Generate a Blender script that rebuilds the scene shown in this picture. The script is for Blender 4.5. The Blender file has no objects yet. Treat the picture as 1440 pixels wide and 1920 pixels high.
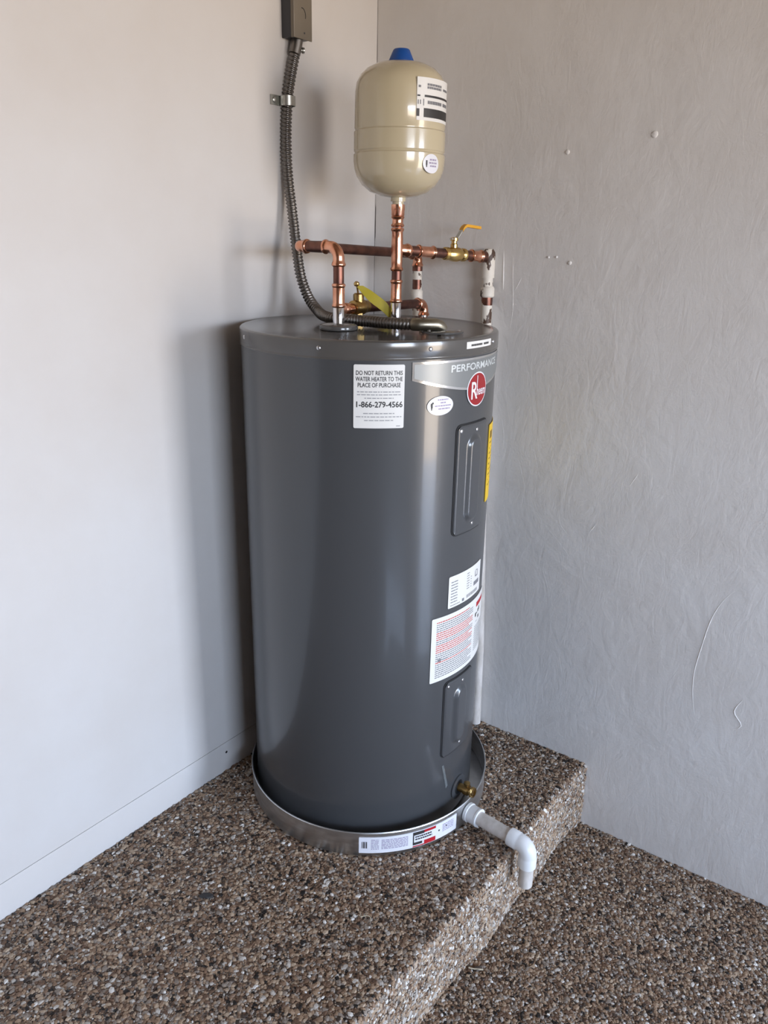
import bpy, math, random
import numpy as np
from mathutils import Vector, Matrix

random.seed(7)
rng = np.random.default_rng(7)
scene = bpy.context.scene
COL = scene.collection

# ------------------------------------------------------------------ camera
cam_d = bpy.data.cameras.new('camera')
cam = bpy.data.objects.new('camera', cam_d)
COL.objects.link(cam)
cam_d.sensor_fit = 'VERTICAL'
cam_d.sensor_height = 24.0
cam_d.lens = 24.0 * 1487.2 / 1920.0
cam_d.clip_start = 0.02
pit, yaw, rol = math.radians(19.0037), math.radians(36.2634), math.radians(1.0987)
fw = Vector((-math.sin(yaw) * math.cos(pit), math.cos(yaw) * math.cos(pit), -math.sin(pit)))
rt = Vector((math.cos(yaw), math.sin(yaw), 0.0))
up = rt.cross(fw)
r2 = rt * math.cos(rol) + up * math.sin(rol)
u2 = -rt * math.sin(rol) + up * math.cos(rol)
m = Matrix((r2, u2, -fw)).transposed().to_4x4()
m.translation = (1.3708, -1.801, 1.3391)
cam.matrix_world = m
scene.camera = cam

# ------------------------------------------------------------------ daylight
DOOR_X = 4.5                                       # wall with the open side door and a window
OPENINGS = [(-0.66, 0.34, -0.19, 1.98),             # open door in the bay past the plaster wall: y0, y1, z0, z1
            (-3.40, -1.60, 0.95, 2.00)]             # window further along
world = bpy.data.worlds.new('world')
scene.world = world
world.use_nodes = True
wn = world.node_tree
wn.nodes.clear()
w_out = wn.nodes.new('ShaderNodeOutputWorld')
w_bg = wn.nodes.new('ShaderNodeBackground')
w_geo = wn.nodes.new('ShaderNodeTexCoord')
w_sep = wn.nodes.new('ShaderNodeSeparateXYZ')
w_ramp = wn.nodes.new('ShaderNodeValToRGB')
w_map = wn.nodes.new('ShaderNodeMapRange')
w_map.inputs['From Min'].default_value = -1
w_map.inputs['From Max'].default_value = 1
wn.links.new(w_geo.outputs['Generated'], w_sep.inputs[0])
wn.links.new(w_sep.outputs['Z'], w_map.inputs['Value'])
wn.links.new(w_map.outputs[0], w_ramp.inputs[0])
cr = w_ramp.color_ramp
cr.elements[0].position = 0.0
cr.elements[0].color = (0.50, 0.42, 0.345, 1)      # sunlit driveway below the horizon
cr.elements[1].position = 1.0
cr.elements[1].color = (0.42, 0.62, 1.0, 1)       # sky overhead
e = cr.elements.new(0.485); e.color = (0.53, 0.45, 0.37, 1)
e = cr.elements.new(0.515); e.color = (0.84, 0.92, 1.05, 1)
e = cr.elements.new(0.62); e.color = (0.66, 0.82, 1.08, 1)
wn.links.new(w_ramp.outputs[0], w_bg.inputs[0])
wn.links.new(w_bg.outputs[0], w_out.inputs[0])
w_bg.inputs['Strength'].default_value = 26.0

for (y0_, y1_, z0_, z1_) in OPENINGS:               # portals guide the sampling of the sky through the openings
    portal_d = bpy.data.lights.new('daylight_portal', 'AREA')
    portal_d.shape = 'RECTANGLE'
    portal_d.size = y1_ - y0_
    portal_d.size_y = z1_ - z0_
    portal_d.cycles.is_portal = True
    portal = bpy.data.objects.new('daylight_portal', portal_d)
    COL.objects.link(portal)
    pm = Matrix(((0, 0, 1), (1, 0, 0), (0, 1, 0))).to_4x4()
    pm.translation = (DOOR_X + 0.05, (y0_ + y1_) / 2, (z0_ + z1_) / 2)
    portal.matrix_world = pm

vs = scene.view_settings
vs.view_transform = 'Standard'
vs.look = 'None'
vs.gamma = 1.0
vs.use_curve_mapping = False
vs.exposure = 0.02

# ------------------------------------------------------------------ materials
def srgb(r, g, b):
    f = lambda c: (c / 12.92 if c <= 0.04045 else ((c + 0.055) / 1.055) ** 2.4)
    return (f(r / 255), f(g / 255), f(b / 255), 1.0)

def mat(name, col, rough=0.5, metal=0.0, coat=0.0, spec=0.5):
    mt = bpy.data.materials.new(name)
    mt.use_nodes = True
    b = mt.node_tree.nodes['Principled BSDF']
    b.inputs['Base Color'].default_value = col if len(col) == 4 else (*col, 1)
    b.inputs['Roughness'].default_value = rough
    b.inputs['Metallic'].default_value = metal
    b.inputs['Coat Weight'].default_value = coat
    b.inputs['Coat Roughness'].default_value = 0.08
    b.inputs['Specular IOR Level'].default_value = spec
    return mt

def nodes_of(mt):
    nt = mt.node_tree
    return nt, nt.nodes['Principled BSDF']

def noise(nt, scale, detail=4, rough=0.55, dist=0.0, coord=None, stretch=None):
    n = nt.nodes.new('ShaderNodeTexNoise')
    n.inputs['Scale'].default_value = scale
    n.inputs['Detail'].default_value = detail
    n.inputs['Roughness'].default_value = rough
    n.inputs['Distortion'].default_value = dist
    g = nt.nodes.new('ShaderNodeNewGeometry')
    src = g.outputs['Position']
    if stretch:
        mp = nt.nodes.new('ShaderNodeMapping')
        mp.inputs['Scale'].default_value = stretch[:3]
        if len(stretch) > 3:
            mp.inputs['Rotation'].default_value = stretch[3]
        nt.links.new(src, mp.inputs[0])
        src = mp.outputs[0]
    nt.links.new(src, n.inputs['Vector'])
    return n.outputs[0]

def ramp(nt, src, stops, interp='LINEAR'):
    r = nt.nodes.new('ShaderNodeValToRGB')
    r.color_ramp.interpolation = interp
    els = r.color_ramp.elements
    els[0].position, els[0].color = stops[0]
    els[1].position, els[1].color = stops[-1]
    for pos, c in stops[1:-1]:
        x = els.new(pos); x.color = c
    nt.links.new(src, r.inputs[0])
    return r.outputs[0]

def bump(nt, b, src, strength, dist, prev=None):
    bp = nt.nodes.new('ShaderNodeBump')
    bp.inputs['Strength'].default_value = strength
    bp.inputs['Distance'].default_value = dist
    nt.links.new(src, bp.inputs['Height'])
    if prev:
        nt.links.new(prev, bp.inputs['Normal'])
    nt.links.new(bp.outputs[0], b.inputs['Normal'])
    return bp.outputs[0]

def grey(v):
    return (v, v, v, 1)

M = {}
# smooth painted wall (left)
M['wall_l'] = mat('painted_board', srgb(226, 222, 219), 0.55, spec=0.35)
nt, b = nodes_of(M['wall_l'])
c = ramp(nt, noise(nt, 2.3, 5, 0.6), [(0.25, srgb(201, 195, 190)), (0.75, srgb(209, 206, 204))])
nt.links.new(c, b.inputs['Base Color'])
n1_ = bump(nt, b, noise(nt, 5, 3), 0.25, 0.01)
bump(nt, b, noise(nt, 160, 3), 0.10, 0.001, n1_)
# trowelled plaster wall (right)
M['wall_r'] = mat('trowelled_plaster', srgb(214, 211, 208), 0.6, spec=0.35)
nt, b = nodes_of(M['wall_r'])
c = ramp(nt, noise(nt, 3.1, 6, 0.6), [(0.25, srgb(222, 217, 212)), (0.75, srgb(231, 229, 227))])
nt.links.new(c, b.inputs['Base Color'])
n1_ = bump(nt, b, noise(nt, 4.5, 4, 0.55, 0.6), 0.25, 0.02)
n2_ = bump(nt, b, noise(nt, 16, 5, 0.6, 1.2, stretch=(1.6, 1, 0.6, (0, 0.5, 0))), 0.2, 0.006, n1_)
n3_ = bump(nt, b, noise(nt, 70, 4, 0.65, 0.4), 0.22, 0.0025, n2_)
bump(nt, b, noise(nt, 200, 3), 0.22, 0.001, n3_)
M['ceil'] = mat('garage_ceiling_paint', srgb(122, 112, 100), 0.7)
M['crack'] = mat('dark_crack', (0.012, 0.010, 0.009), 0.9)

# pebble floor
PAL = [(0.00, srgb(38, 33, 30)), (0.10, srgb(70, 57, 48)), (0.20, srgb(106, 82, 65)), (0.34, srgb(132, 106, 85)),
       (0.48, srgb(154, 128, 104)), (0.60, srgb(140, 127, 115)), (0.72, srgb(174, 152, 129)), (0.85, srgb(186, 177, 167)), (0.945, srgb(222, 216, 208))]
M['pebble'] = mat('pebble_stone', srgb(130, 110, 92), 0.5, spec=0.3)
nt, b = nodes_of(M['pebble'])
at = nt.nodes.new('ShaderNodeAttribute')
at.attribute_name = 'tone'
c = ramp(nt, at.outputs['Fac'], PAL, 'CONSTANT')
nt.links.new(c, b.inputs['Base Color'])
M['slab'] = mat('pebble_slab', srgb(70, 58, 50), 0.4, coat=0.6)
nt, b = nodes_of(M['slab'])
vo = nt.nodes.new('ShaderNodeTexVoronoi')
vo.inputs['Scale'].default_value = 150
g_ = nt.nodes.new('ShaderNodeNewGeometry')
nt.links.new(g_.outputs['Position'], vo.inputs['Vector'])
sp = nt.nodes.new('ShaderNodeSeparateColor')
nt.links.new(vo.outputs['Color'], sp.inputs[0])
c = ramp(nt, sp.outputs[0], PAL, 'CONSTANT')
nt.links.new(c, b.inputs['Base Color'])
bump(nt, b, vo.outputs['Distance'], 0.25, -0.004)
M['grout'] = mat('dark_resin', srgb(66, 54, 46), 0.5)

# heater
M['jacket'] = mat('grey_enamel', srgb(69, 70, 72), 0.28, coat=0.45)
nt, b = nodes_of(M['jacket'])
bump(nt, b, noise(nt, 3.0, 2), 0.10, 0.01)
M['lid'] = mat('grey_enamel_lid', srgb(84, 81, 78), 0.2, coat=0.4)
M['gasket'] = mat('black_gap', (0.006, 0.006, 0.007), 0.7)
M['chrome'] = mat('chrome', (0.78, 0.78, 0.80), 0.12, 1.0)
M['steel'] = mat('screw_steel', (0.62, 0.62, 0.64), 0.3, 1.0)
M['paper'] = mat('white_paper_label', srgb(224, 222, 218), 0.4)
M['gloss_white'] = mat('glossy_white_sticker', srgb(226, 226, 232), 0.25, coat=0.3)
M['ink'] = mat('black_ink', srgb(48, 46, 46), 0.5)
M['ink_grey'] = mat('grey_ink', srgb(150, 150, 152), 0.5)
M['ink_mid'] = mat('small_print_ink', srgb(122, 122, 126), 0.5)
M['ink_red'] = mat('red_ink', srgb(196, 92, 84), 0.5)
M['ink_purple'] = mat('purple_ink', srgb(150, 138, 165), 0.5)
M['red'] = mat('badge_red', srgb(150, 24, 30), 0.35, coat=0.3)
M['strong_red'] = mat('label_red', srgb(176, 30, 40), 0.4)
M['silver'] = mat('silver_foil', (0.24, 0.25, 0.25), 0.35, 0.3)
M['silver_bright'] = mat('bright_silver_trim', (0.80, 0.80, 0.80), 0.15, 0.9)
M['silver_text'] = mat('pale_silver_lettering', srgb(206, 210, 210), 0.4, 0.2)
M['yellow'] = mat('yellow_label', srgb(226, 186, 40), 0.45)
M['ink_brown'] = mat('yellow_label_ink', srgb(120, 92, 20), 0.5)
# metals
M['copper'] = mat('bright_copper', (0.86, 0.44, 0.29), 0.22, 1.0)
nt, b = nodes_of(M['copper'])
c = ramp(nt, noise(nt, 60, 3), [(0.3, (0.68, 0.30, 0.18, 1)), (0.7, (0.90, 0.48, 0.33, 1))])
nt.links.new(c, b.inputs['Base Color'])
M['old_copper'] = mat('tarnished_copper', (0.20, 0.09, 0.065), 0.38, 0.9)
nt, b = nodes_of(M['old_copper'])
c = ramp(nt, noise(nt, 40, 4), [(0.3, (0.11, 0.055, 0.045, 1)), (0.7, (0.24, 0.11, 0.08, 1))])
nt.links.new(c, b.inputs['Base Color'])
M['brass'] = mat('brass', (0.66, 0.46, 0.18), 0.24, 1.0)
M['dull_brass'] = mat('dull_brass', (0.42, 0.28, 0.11), 0.32, 1.0)
M['lever'] = mat('yellow_lever_coating', srgb(222, 160, 30), 0.4)
M['galv'] = mat('galvanised_steel', (0.6, 0.6, 0.6), 0.38, 1.0)
nt, b = nodes_of(M['galv'])
c = ramp(nt, noise(nt, 25, 4, stretch=(1, 1, 4)), [(0.3, (0.56, 0.55, 0.54, 1)), (0.7, (0.74, 0.74, 0.74, 1))])
nt.links.new(c, b.inputs['Base Color'])
M['zinc'] = mat('dull_zinc', (0.50, 0.50, 0.47), 0.38, 1.0)
M['flex'] = mat('flexible_steel_conduit', (0.22, 0.205, 0.19), 0.36, 1.0)
M['conn'] = mat('aged_die_cast_connector', (0.34, 0.31, 0.25), 0.35, 1.0)
M['boxpaint'] = mat('taupe_box_enamel', srgb(112, 103, 90), 0.4)
M['boxdark'] = mat('dark_box_steel', srgb(54, 54, 58), 0.45)
M['cream'] = mat('cream_enamel', srgb(190, 177, 148), 0.25, coat=0.7)
M['blue'] = mat('blue_plastic_cap', srgb(16, 74, 150), 0.45)
M['pvc'] = mat('white_pvc', srgb(226, 226, 226), 0.3)
M['pvc_old'] = mat('weathered_pvc', srgb(196, 190, 182), 0.4)
nt, b = nodes_of(M['pvc_old'])
c = ramp(nt, noise(nt, 30, 4, stretch=(1, 1, 0.4)), [(0.32, srgb(186, 178, 168)), (0.6, srgb(218, 211, 205))])
nt.links.new(c, b.inputs['Base Color'])
M['painted_pipe'] = mat('chipped_white_paint_on_copper', srgb(214, 206, 192), 0.5)
nt, b = nodes_of(M['painted_pipe'])
c = ramp(nt, noise(nt, 34, 3, stretch=(1, 1, 0.6)), [(0.0, srgb(66, 48, 38)), (0.40, srgb(78, 56, 42)), (0.42, srgb(220, 212, 200)), (1.0, srgb(228, 222, 212))])
nt.links.new(c, b.inputs['Base Color'])
M['tag'] = mat('olive_yellow_tag', srgb(176, 160, 50), 0.4)
M['clear'] = mat('hazy_tape', srgb(150, 156, 156), 0.3)
b = M['clear'].node_tree.nodes['Principled BSDF']
b.inputs['Alpha'].default_value = 0.35
M['dark_stone'] = mat('dark_flat_stone', srgb(52, 50, 50), 0.6)
M['twig'] = mat('pale_straw', srgb(200, 186, 160), 0.6)
M['twig_dark'] = mat('dark_bark_chip', srgb(84, 74, 66), 0.7)

# ------------------------------------------------------------------ mesh helpers
def wloc(o):
    v = Vector((0, 0, 0))
    while o:
        v += o.location
        o = o.parent
    return v

def mk(name, geo, material, parent=None, ang=40, label=None, loc=None):
    """one mesh object from (verts, faces) in world space"""
    V, F = geo
    base = wloc(parent) if parent else Vector((0, 0, 0))
    off = Vector(loc) if loc else base
    me = bpy.data.meshes.new(name)
    me.from_pydata([(v[0] - off[0], v[1] - off[1], v[2] - off[2]) for v in V], [], F)
    me.validate()
    me.materials.append(material)
    if ang:
        me.polygons.foreach_set('use_smooth', [True] * len(me.polygons))
        me.set_sharp_from_angle(angle=math.radians(ang))
    o = bpy.data.objects.new(name, me)
    COL.objects.link(o)
    if parent:
        o.parent = parent
    if loc:
        o.location = off - base
    if label:
        o['label'] = label
    return o

def thing(name, label, cat, loc, group=None):
    o = bpy.data.objects.new(name, None)
    o.empty_display_size = 0.05
    COL.objects.link(o)
    o.location = loc
    o['label'] = label
    o['category'] = cat
    if group:
        o['group'] = group
    return o

def tag(o, label, cat, group=None):
    o['label'] = label
    o['category'] = cat
    if group:
        o['group'] = group
    return o

def struct(o, label, cat):
    o['kind'] = 'structure'
    o['label'] = label
    o['category'] = cat
    return o

def join(*gs):
    V, F = [], []
    for v, f in gs:
        n = len(V)
        V += [tuple(x) for x in v]
        F += [tuple(i + n for i in q) for q in f]
    return V, F

def box(x0, x1, y0, y1, z0, z1):
    V = [(x, y, z) for x in (x0, x1) for y in (y0, y1) for z in (z0, z1)]
    F = [(0, 1, 3, 2), (4, 6, 7, 5), (0, 4, 5, 1), (2, 3, 7, 6), (0, 2, 6, 4), (1, 5, 7, 3)]
    return V, F

def bbox(x0, x1, y0, y1, z0, z1, r=0.002, n=3):
    """box with rounded edges, as a hull of superellipsoid corner rings (rounded in xy, chamfered in z)"""
    V, F = [], []
    prof = [(z0, r), (z0 + r * 0.3, r * 0.3), (z0 + r, 0), (z1 - r, 0), (z1 - r * 0.3, r * 0.3), (z1, r)]
    ring = []
    for z, ins in prof:
        row = []
        for cx, cy, a0 in ((x1, y1, 0), (x0, y1, 90), (x0, y0, 180), (x1, y0, 270)):
            sx = -1 if cx == x1 else 1
            sy = -1 if cy == y1 else 1
            ox, oy = cx + sx * (r + 0), cy + sy * (r + 0)
            for k in range(n + 1):
                a = math.radians(a0 + 90 * k / n)
                rr = max(r - ins, 0.0)
                row.append(len(V))
                V.append((ox + rr * math.cos(a), oy + rr * math.sin(a), z))
        ring.append(row)
    N = len(ring[0])
    for a, b_ in zip(ring[:-1], ring[1:]):
        for k in range(N):
            F.append((a[k], a[(k + 1) % N], b_[(k + 1) % N], b_[k]))
    F.append(tuple(reversed(ring[0])))
    F.append(tuple(ring[-1]))
    return V, F

def frame_of(d):
    d = Vector(d).normalized()
    a = Vector((0, 0, 1)) if abs(d.z) < 0.9 else Vector((1, 0, 0))
    u = d.cross(a).normalized()
    return u, d.cross(u).normalized(), d

def lathe(prof, center, axis=(0, 0, 1), seg=48, cap0=True, cap1=True):
    """prof: (radius, distance along axis)"""
    c = Vector(center)
    if tuple(axis) == (0, 0, 1):
        u, v, d = Vector((1, 0, 0)), Vector((0, 1, 0)), Vector((0, 0, 1))
    else:
        u, v, d = frame_of(axis)
    V, F = [], []
    for r, h in prof:
        for k in range(seg):
            a = 2 * math.pi * k / seg
            V.append(tuple(c + u * (r * math.cos(a)) + v * (r * math.sin(a)) + d * h))
    for i in range(len(prof) - 1):
        for k in range(seg):
            k2 = (k + 1) % seg
            F.append((i * seg + k, i * seg + k2, (i + 1) * seg + k2, (i + 1) * seg + k))
    if cap0:
        F.append(tuple(reversed(range(seg))))
    if cap1:
        n = (len(prof) - 1) * seg
        F.append(tuple(range(n, n + seg)))
    return V, F

def tube(path, rad, seg=20, caps=True):
    """swept tube; rad is a number or one radius per point"""
    P = [Vector(p) for p in path]
    n = len(P)
    R = [rad] * n if isinstance(rad, (int, float)) else list(rad)
    T = []
    for i in range(n):
        t = P[min(i + 1, n - 1)] - P[max(i - 1, 0)]
        T.append(t.normalized())
    u = frame_of(T[0])[0]
    V, F = [], []
    for i in range(n):
        u = (u - T[i] * u.dot(T[i])).normalized()
        v = T[i].cross(u)
        for k in range(seg):
            a = 2 * math.pi * k / seg
            V.append(tuple(P[i] + u * (R[i] * math.cos(a)) + v * (R[i] * math.sin(a))))
    for i in range(n - 1):
        for k in range(seg):
            k2 = (k + 1) % seg
            F.append((i * seg + k, i * seg + k2, (i + 1) * seg + k2, (i + 1) * seg + k))
    if caps:
        F.append(tuple(reversed(range(seg))))
        F.append(tuple(range((n - 1) * seg, n * seg)))
    return V, F

def lerp(a, b, t):
    return tuple(a[i] + (b[i] - a[i]) * t for i in range(3))

def arc_corner(p0, c, p1, r, n=10):
    """points of a rounded corner p0-c-p1"""
    c = Vector(c)
    d0 = (Vector(p0) - c).normalized()
    d1 = (Vector(p1) - c).normalized()
    half = d0.angle(d1) / 2
    t = r / math.tan(half)
    cen = c + (d0 + d1).normalized() * (r / math.sin(half))
    a, b_ = c + d0 * t, c + d1 * t
    va, vb = a - cen, b_ - cen
    tot = va.angle(vb)
    out = []
    for k in range(n + 1):
        s = k / n
        out.append(tuple(cen + (va * math.sin((1 - s) * tot) + vb * math.sin(s * tot)) / math.sin(tot)))
    return out

def spline(pts, step=0.01):
    """Catmull-Rom through pts, resampled"""
    P = [np.array(p, float) for p in pts]
    P = [2 * P[0] - P[1]] + P + [2 * P[-1] - P[-2]]
    dense = []
    for i in range(1, len(P) - 2):
        for t in np.linspace(0, 1, 60, endpoint=False):
            a, b_, c, d = P[i - 1], P[i], P[i + 1], P[i + 2]
            dense.append(0.5 * ((2 * b_) + (-a + c) * t + (2 * a - 5 * b_ + 4 * c - d) * t * t + (-a + 3 * b_ - 3 * c + d) * t ** 3))
    dense.append(P[-2])
    D = np.array(dense)
    L = np.concatenate([[0], np.cumsum(np.linalg.norm(np.diff(D, axis=0), axis=1))])
    n = max(3, int(L[-1] / step) + 1)
    s = np.linspace(0, L[-1], n)
    return np.stack([np.interp(s, L, D[:, k]) for k in range(3)], 1), s

def cyl_map(cx, cy, R, a0_deg, z0):
    a0 = math.radians(a0_deg)
    def f(u, v, off):
        a = a0 + u / R
        return (cx + (R + off) * math.cos(a), cy + (R + off) * math.sin(a), z0 + v)
    return f

def rrect(w, h, r, step=0.004):
    pts = []
    for cx, cy, a0 in ((w / 2 - r, h / 2 - r, 0), (-w / 2 + r, h / 2 - r, 90), (-w / 2 + r, -h / 2 + r, 180), (w / 2 - r, -h / 2 + r, 270)):
        for k in range(5):
            a = math.radians(a0 + 22.5 * k)
            pts.append((cx + r * math.cos(a), cy + r * math.sin(a)))
    return densify(pts, step)

def densify(pts, step=0.004):
    out = []
    for i, a in enumerate(pts):
        b_ = pts[(i + 1) % len(pts)]
        n = max(1, int(math.hypot(b_[0] - a[0], b_[1] - a[1]) / step))
        for k in range(n):
            out.append((a[0] + (b_[0] - a[0]) * k / n, a[1] + (b_[1] - a[1]) * k / n))
    return out

def oval(w, h, n=64):
    return [(w / 2 * math.cos(2 * math.pi * k / n), h / 2 * math.sin(2 * math.pi * k / n)) for k in range(n)]

def patch(outline, f, th=0.0006, off=0.0, rings=10, cen=(0, 0)):
    """thin sheet with its own thickness wrapped on a curved surface by the map f(u, v, offset)"""
    n = len(outline)
    V = [f(cen[0], cen[1], off + th)]
    F = []
    for k in range(1, rings + 1):
        s = k / rings
        for (x, y) in outline:
            V.append(f(cen[0] + (x - cen[0]) * s, cen[1] + (y - cen[1]) * s, off + th))
    for j in range(n):
        F.append((0, 1 + j, 1 + (j + 1) % n))
    for k in range(rings - 1):
        a, b_ = 1 + k * n, 1 + (k + 1) * n
        for j in range(n):
            j2 = (j + 1) % n
            F.append((a + j, b_ + j, b_ + j2, a + j2))
    a = 1 + (rings - 1) * n
    b_ = len(V)
    for (x, y) in outline:
        V.append(f(x, y, off - 0.0006))
    for j in range(n):
        j2 = (j + 1) % n
        F.append((a + j, b_ + j, b_ + j2, a + j2))
    return V, F

_txt = {}
def text2d(body, size, bold=0.0, align='CENTER', space=1.0, shear=0.0):
    cu = bpy.data.curves.new('lettering_curve', 'FONT')
    cu.body = body
    cu.size = size
    cu.offset = bold * size
    cu.align_x = align
    cu.resolution_u = 3
    cu.space_character = space
    cu.shear = shear
    ob = bpy.data.objects.new('lettering_curve', cu)
    COL.objects.link(ob)
    dg = bpy.context.evaluated_depsgraph_get()
    me = ob.evaluated_get(dg).to_mesh()
    V = [(v.co.x, v.co.y) for v in me.vertices]
    F = [tuple(p.vertices) for p in me.polygons]
    ob.evaluated_get(dg).to_mesh_clear()
    bpy.data.objects.remove(ob)
    bpy.data.curves.remove(cu)
    return V, F

def letters(items, f, off):
    """items: (body, x, y, size, bold, align, width or None) laid on the map f"""
    gs = []
    for body, x, y, size, bold, align, width in items:
        V, F = text2d(body, size, bold, align)
        xs = [v[0] for v in V]
        k = 1.0
        if width:
            k = width / (max(xs) - min(xs))
        gs.append(([f(x + v[0] * k, y + v[1], off) for v in V], F))
    return join(*gs)

def dashes(rows, f, off, seed=1, h=0.0016, word=(0.003, 0.010), gap=0.0016):
    """rows of small unreadable print: (x0, x1, y)"""
    rd = random.Random(seed)
    V, F = [], []
    for x0, x1, y in rows:
        x = x0
        while x < x1 - 0.001:
            w = min(rd.uniform(*word), x1 - x)
            n = len(V)
            V += [f(x, y, off), f(x + w, y, off), f(x + w, y + h, off), f(x, y + h, off)]
            F.append((n, n + 1, n + 2, n + 3))
            x += w + gap
    return V, F

def bars(rects, f, off):
    V, F = [], []
    for x0, x1, y0, y1 in rects:
        k = max(1, int((x1 - x0) / 0.006))
        for i in range(k):
            a, b_ = x0 + (x1 - x0) * i / k, x0 + (x1 - x0) * (i + 1) / k
            n = len(V)
            V += [f(a, y0, off), f(b_, y0, off), f(b_, y1, off), f(a, y1, off)]
            F.append((n, n + 1, n + 2, n + 3))
    return V, F

# ------------------------------------------------------------------ the setting
FX_ = DOOR_X + 0.15
S_LOW = -0.189                       # lower garage floor below the raised slab
def edge_x(y):
    return 0.7506 + 0.0182 * y + 0.004 * math.sin(y * 9.0) + 0.003 * math.sin(y * 23.0 + 1)

struct(mk('wall_left', box(-0.15, 0.0, -5.5, 0.0, 0.084, 2.65), M['wall_l'], ang=0), 'smooth white painted wall on the left', 'wall')
bb = struct(mk('baseboard_left', bbox(-0.15, -0.0008, -5.5, -0.001, -0.25, 0.0815, 0.0012), M['wall_l'], ang=30), 'flush white base board below the smooth left wall', 'baseboard')
mk('nail_hole', lathe([(0.0038, 0.0), (0.0034, 0.0004), (0.0005, 0.0005)], (-0.0009, -0.613, 0.052), (1, 0, 0), 12), M['crack'], bb, label='small dark nail hole')
wr = struct(mk('wall_right', join(box(-0.15, 2.3, 0.0, 0.15, -0.3, 2.65), box(2.15, 2.3, 0.15, 0.5, -0.3, 2.65), box(2.15, FX_, 0.5, 0.65, -0.3, 2.65)), M['wall_r'], ang=0), 'grey trowelled plaster wall on the right', 'wall')
struct(mk('wall_back', box(-0.15, FX_, -5.65, -5.5, -0.3, 2.65), M['ceil'], ang=0), 'far garage wall behind the camera', 'wall')
(dy0, dy1, dz0, dz1), (wy0, wy1, wz0, wz1) = OPENINGS
FX = DOOR_X + 0.15
struct(mk('wall_front', join(box(DOOR_X, FX, dy1, 0.5, -0.3, 2.65), box(DOOR_X, FX, dy0, dy1, dz1, 2.65), box(DOOR_X, FX, wy1, dy0, -0.3, 2.65),
                             box(DOOR_X, FX, wy0, wy1, -0.3, wz0), box(DOOR_X, FX, wy0, wy1, wz1, 2.65), box(DOOR_X, FX, -5.5, wy0, -0.3, 2.65)), M['ceil'], ang=0), 'garage wall with the open door and the window', 'wall')
struct(mk('ceiling', box(-0.15, FX_, -5.65, 0.65, 2.65, 2.75), M['ceil'], ang=0), 'garage ceiling', 'ceiling')
# plaster lumps and ridges on the right wall
def lump(x, z, r, h):
    prof = [(r, 0.0), (r * 0.93, -h * 0.45), (r * 0.7, -h * 0.8), (r * 0.35, -h * 0.97), (0.0004, -h)]
    V, F = lathe([(a, -b_) for a, b_ in prof], (x, 0.0005, z), (0, -1, 0), 16)
    return V, F
for x, z, r in ((0.733, 1.556, 0.0075), (0.540, 1.530, 0.0055), (0.569, 1.294, 0.005), (0.515, 1.305, 0.003), (0.535, 1.306, 0.003)):
    mk('plaster_lump', lump(x, z, r, 0.004), M['wall_r'], wr)
def ridge(pts, r):
    P, s = spline([(x, 0.0005, z) for x, z in pts], 0.008)
    n = len(P)
    rr = [r * (0.25 + 0.75 * math.sin(math.pi * i / (n - 1))) * (0.8 + 0.4 * random.random()) for i in range(n)]
    return tube(P, rr, 8)
for pts, r in (([(1.075, 0.61), (1.038, 0.595), (1.005, 0.53), (0.990, 0.44), (0.983, 0.354), (0.995, 0.27), (1.013, 0.232)], 0.0016),
               ([(0.412, 0.93), (0.43, 0.86), (0.425, 0.80)], 0.0008), ([(0.47, 0.83), (0.50, 0.74), (0.52, 0.70)], 0.0008),
               ([(0.50, 0.90), (0.53, 0.80), (0.56, 0.72)], 0.0007), ([(0.79, 0.83), (0.77, 0.79)], 0.0012), ([(0.70, 0.68), (0.685, 0.655)], 0.0013),
               ([(1.10, 0.34), (1.085, 0.30), (1.105, 0.27), (1.09, 0.25)], 0.0022),
               ([(0.42, 1.33), (0.424, 1.26), (0.43, 1.18), (0.425, 1.12)], 0.0013), ([(0.395, 1.32), (0.400, 1.22)], 0.0022),
               ([(0.45, 1.26), (0.43, 1.22)], 0.0014), ([(0.55, 0.66), (0.62, 0.60), (0.66, 0.55)], 0.0007), ([(0.58, 0.68), (0.65, 0.62)], 0.0007)):
    mk('plaster_ridge', ridge(pts, r), M['wall_r'], wr)
# ragged crack where the walls meet
V, F = [], []
zs = np.arange(0.0, 2.4, 0.012)
for i, z in enumerate(zs):
    w = 0.0002 + 0.0012 * max(0.0, math.sin(z * 7.3) * math.sin(z * 19.1) + 0.35) + 0.0004 * random.random()
    if 1.34 < z < 1.42:
        w += 0.0018
    xo = 0.0012 + 0.0012 * math.sin(z * 5.1) * math.sin(z * 13.0 + 1)
    V += [(xo, -0.0003, z), (xo + w, -0.0003, z), (xo + w, 0.004, z), (xo, 0.004, z)]
    if i:
        n = 4 * i
        for k in range(4):
            k2 = (k + 1) % 4
            F.append((n - 4 + k, n - 4 + k2, n + k2, n + k))
mk('crack', (V, F), M['crack'], wr, ang=0, label='dark crack in the wall corner')

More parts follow.
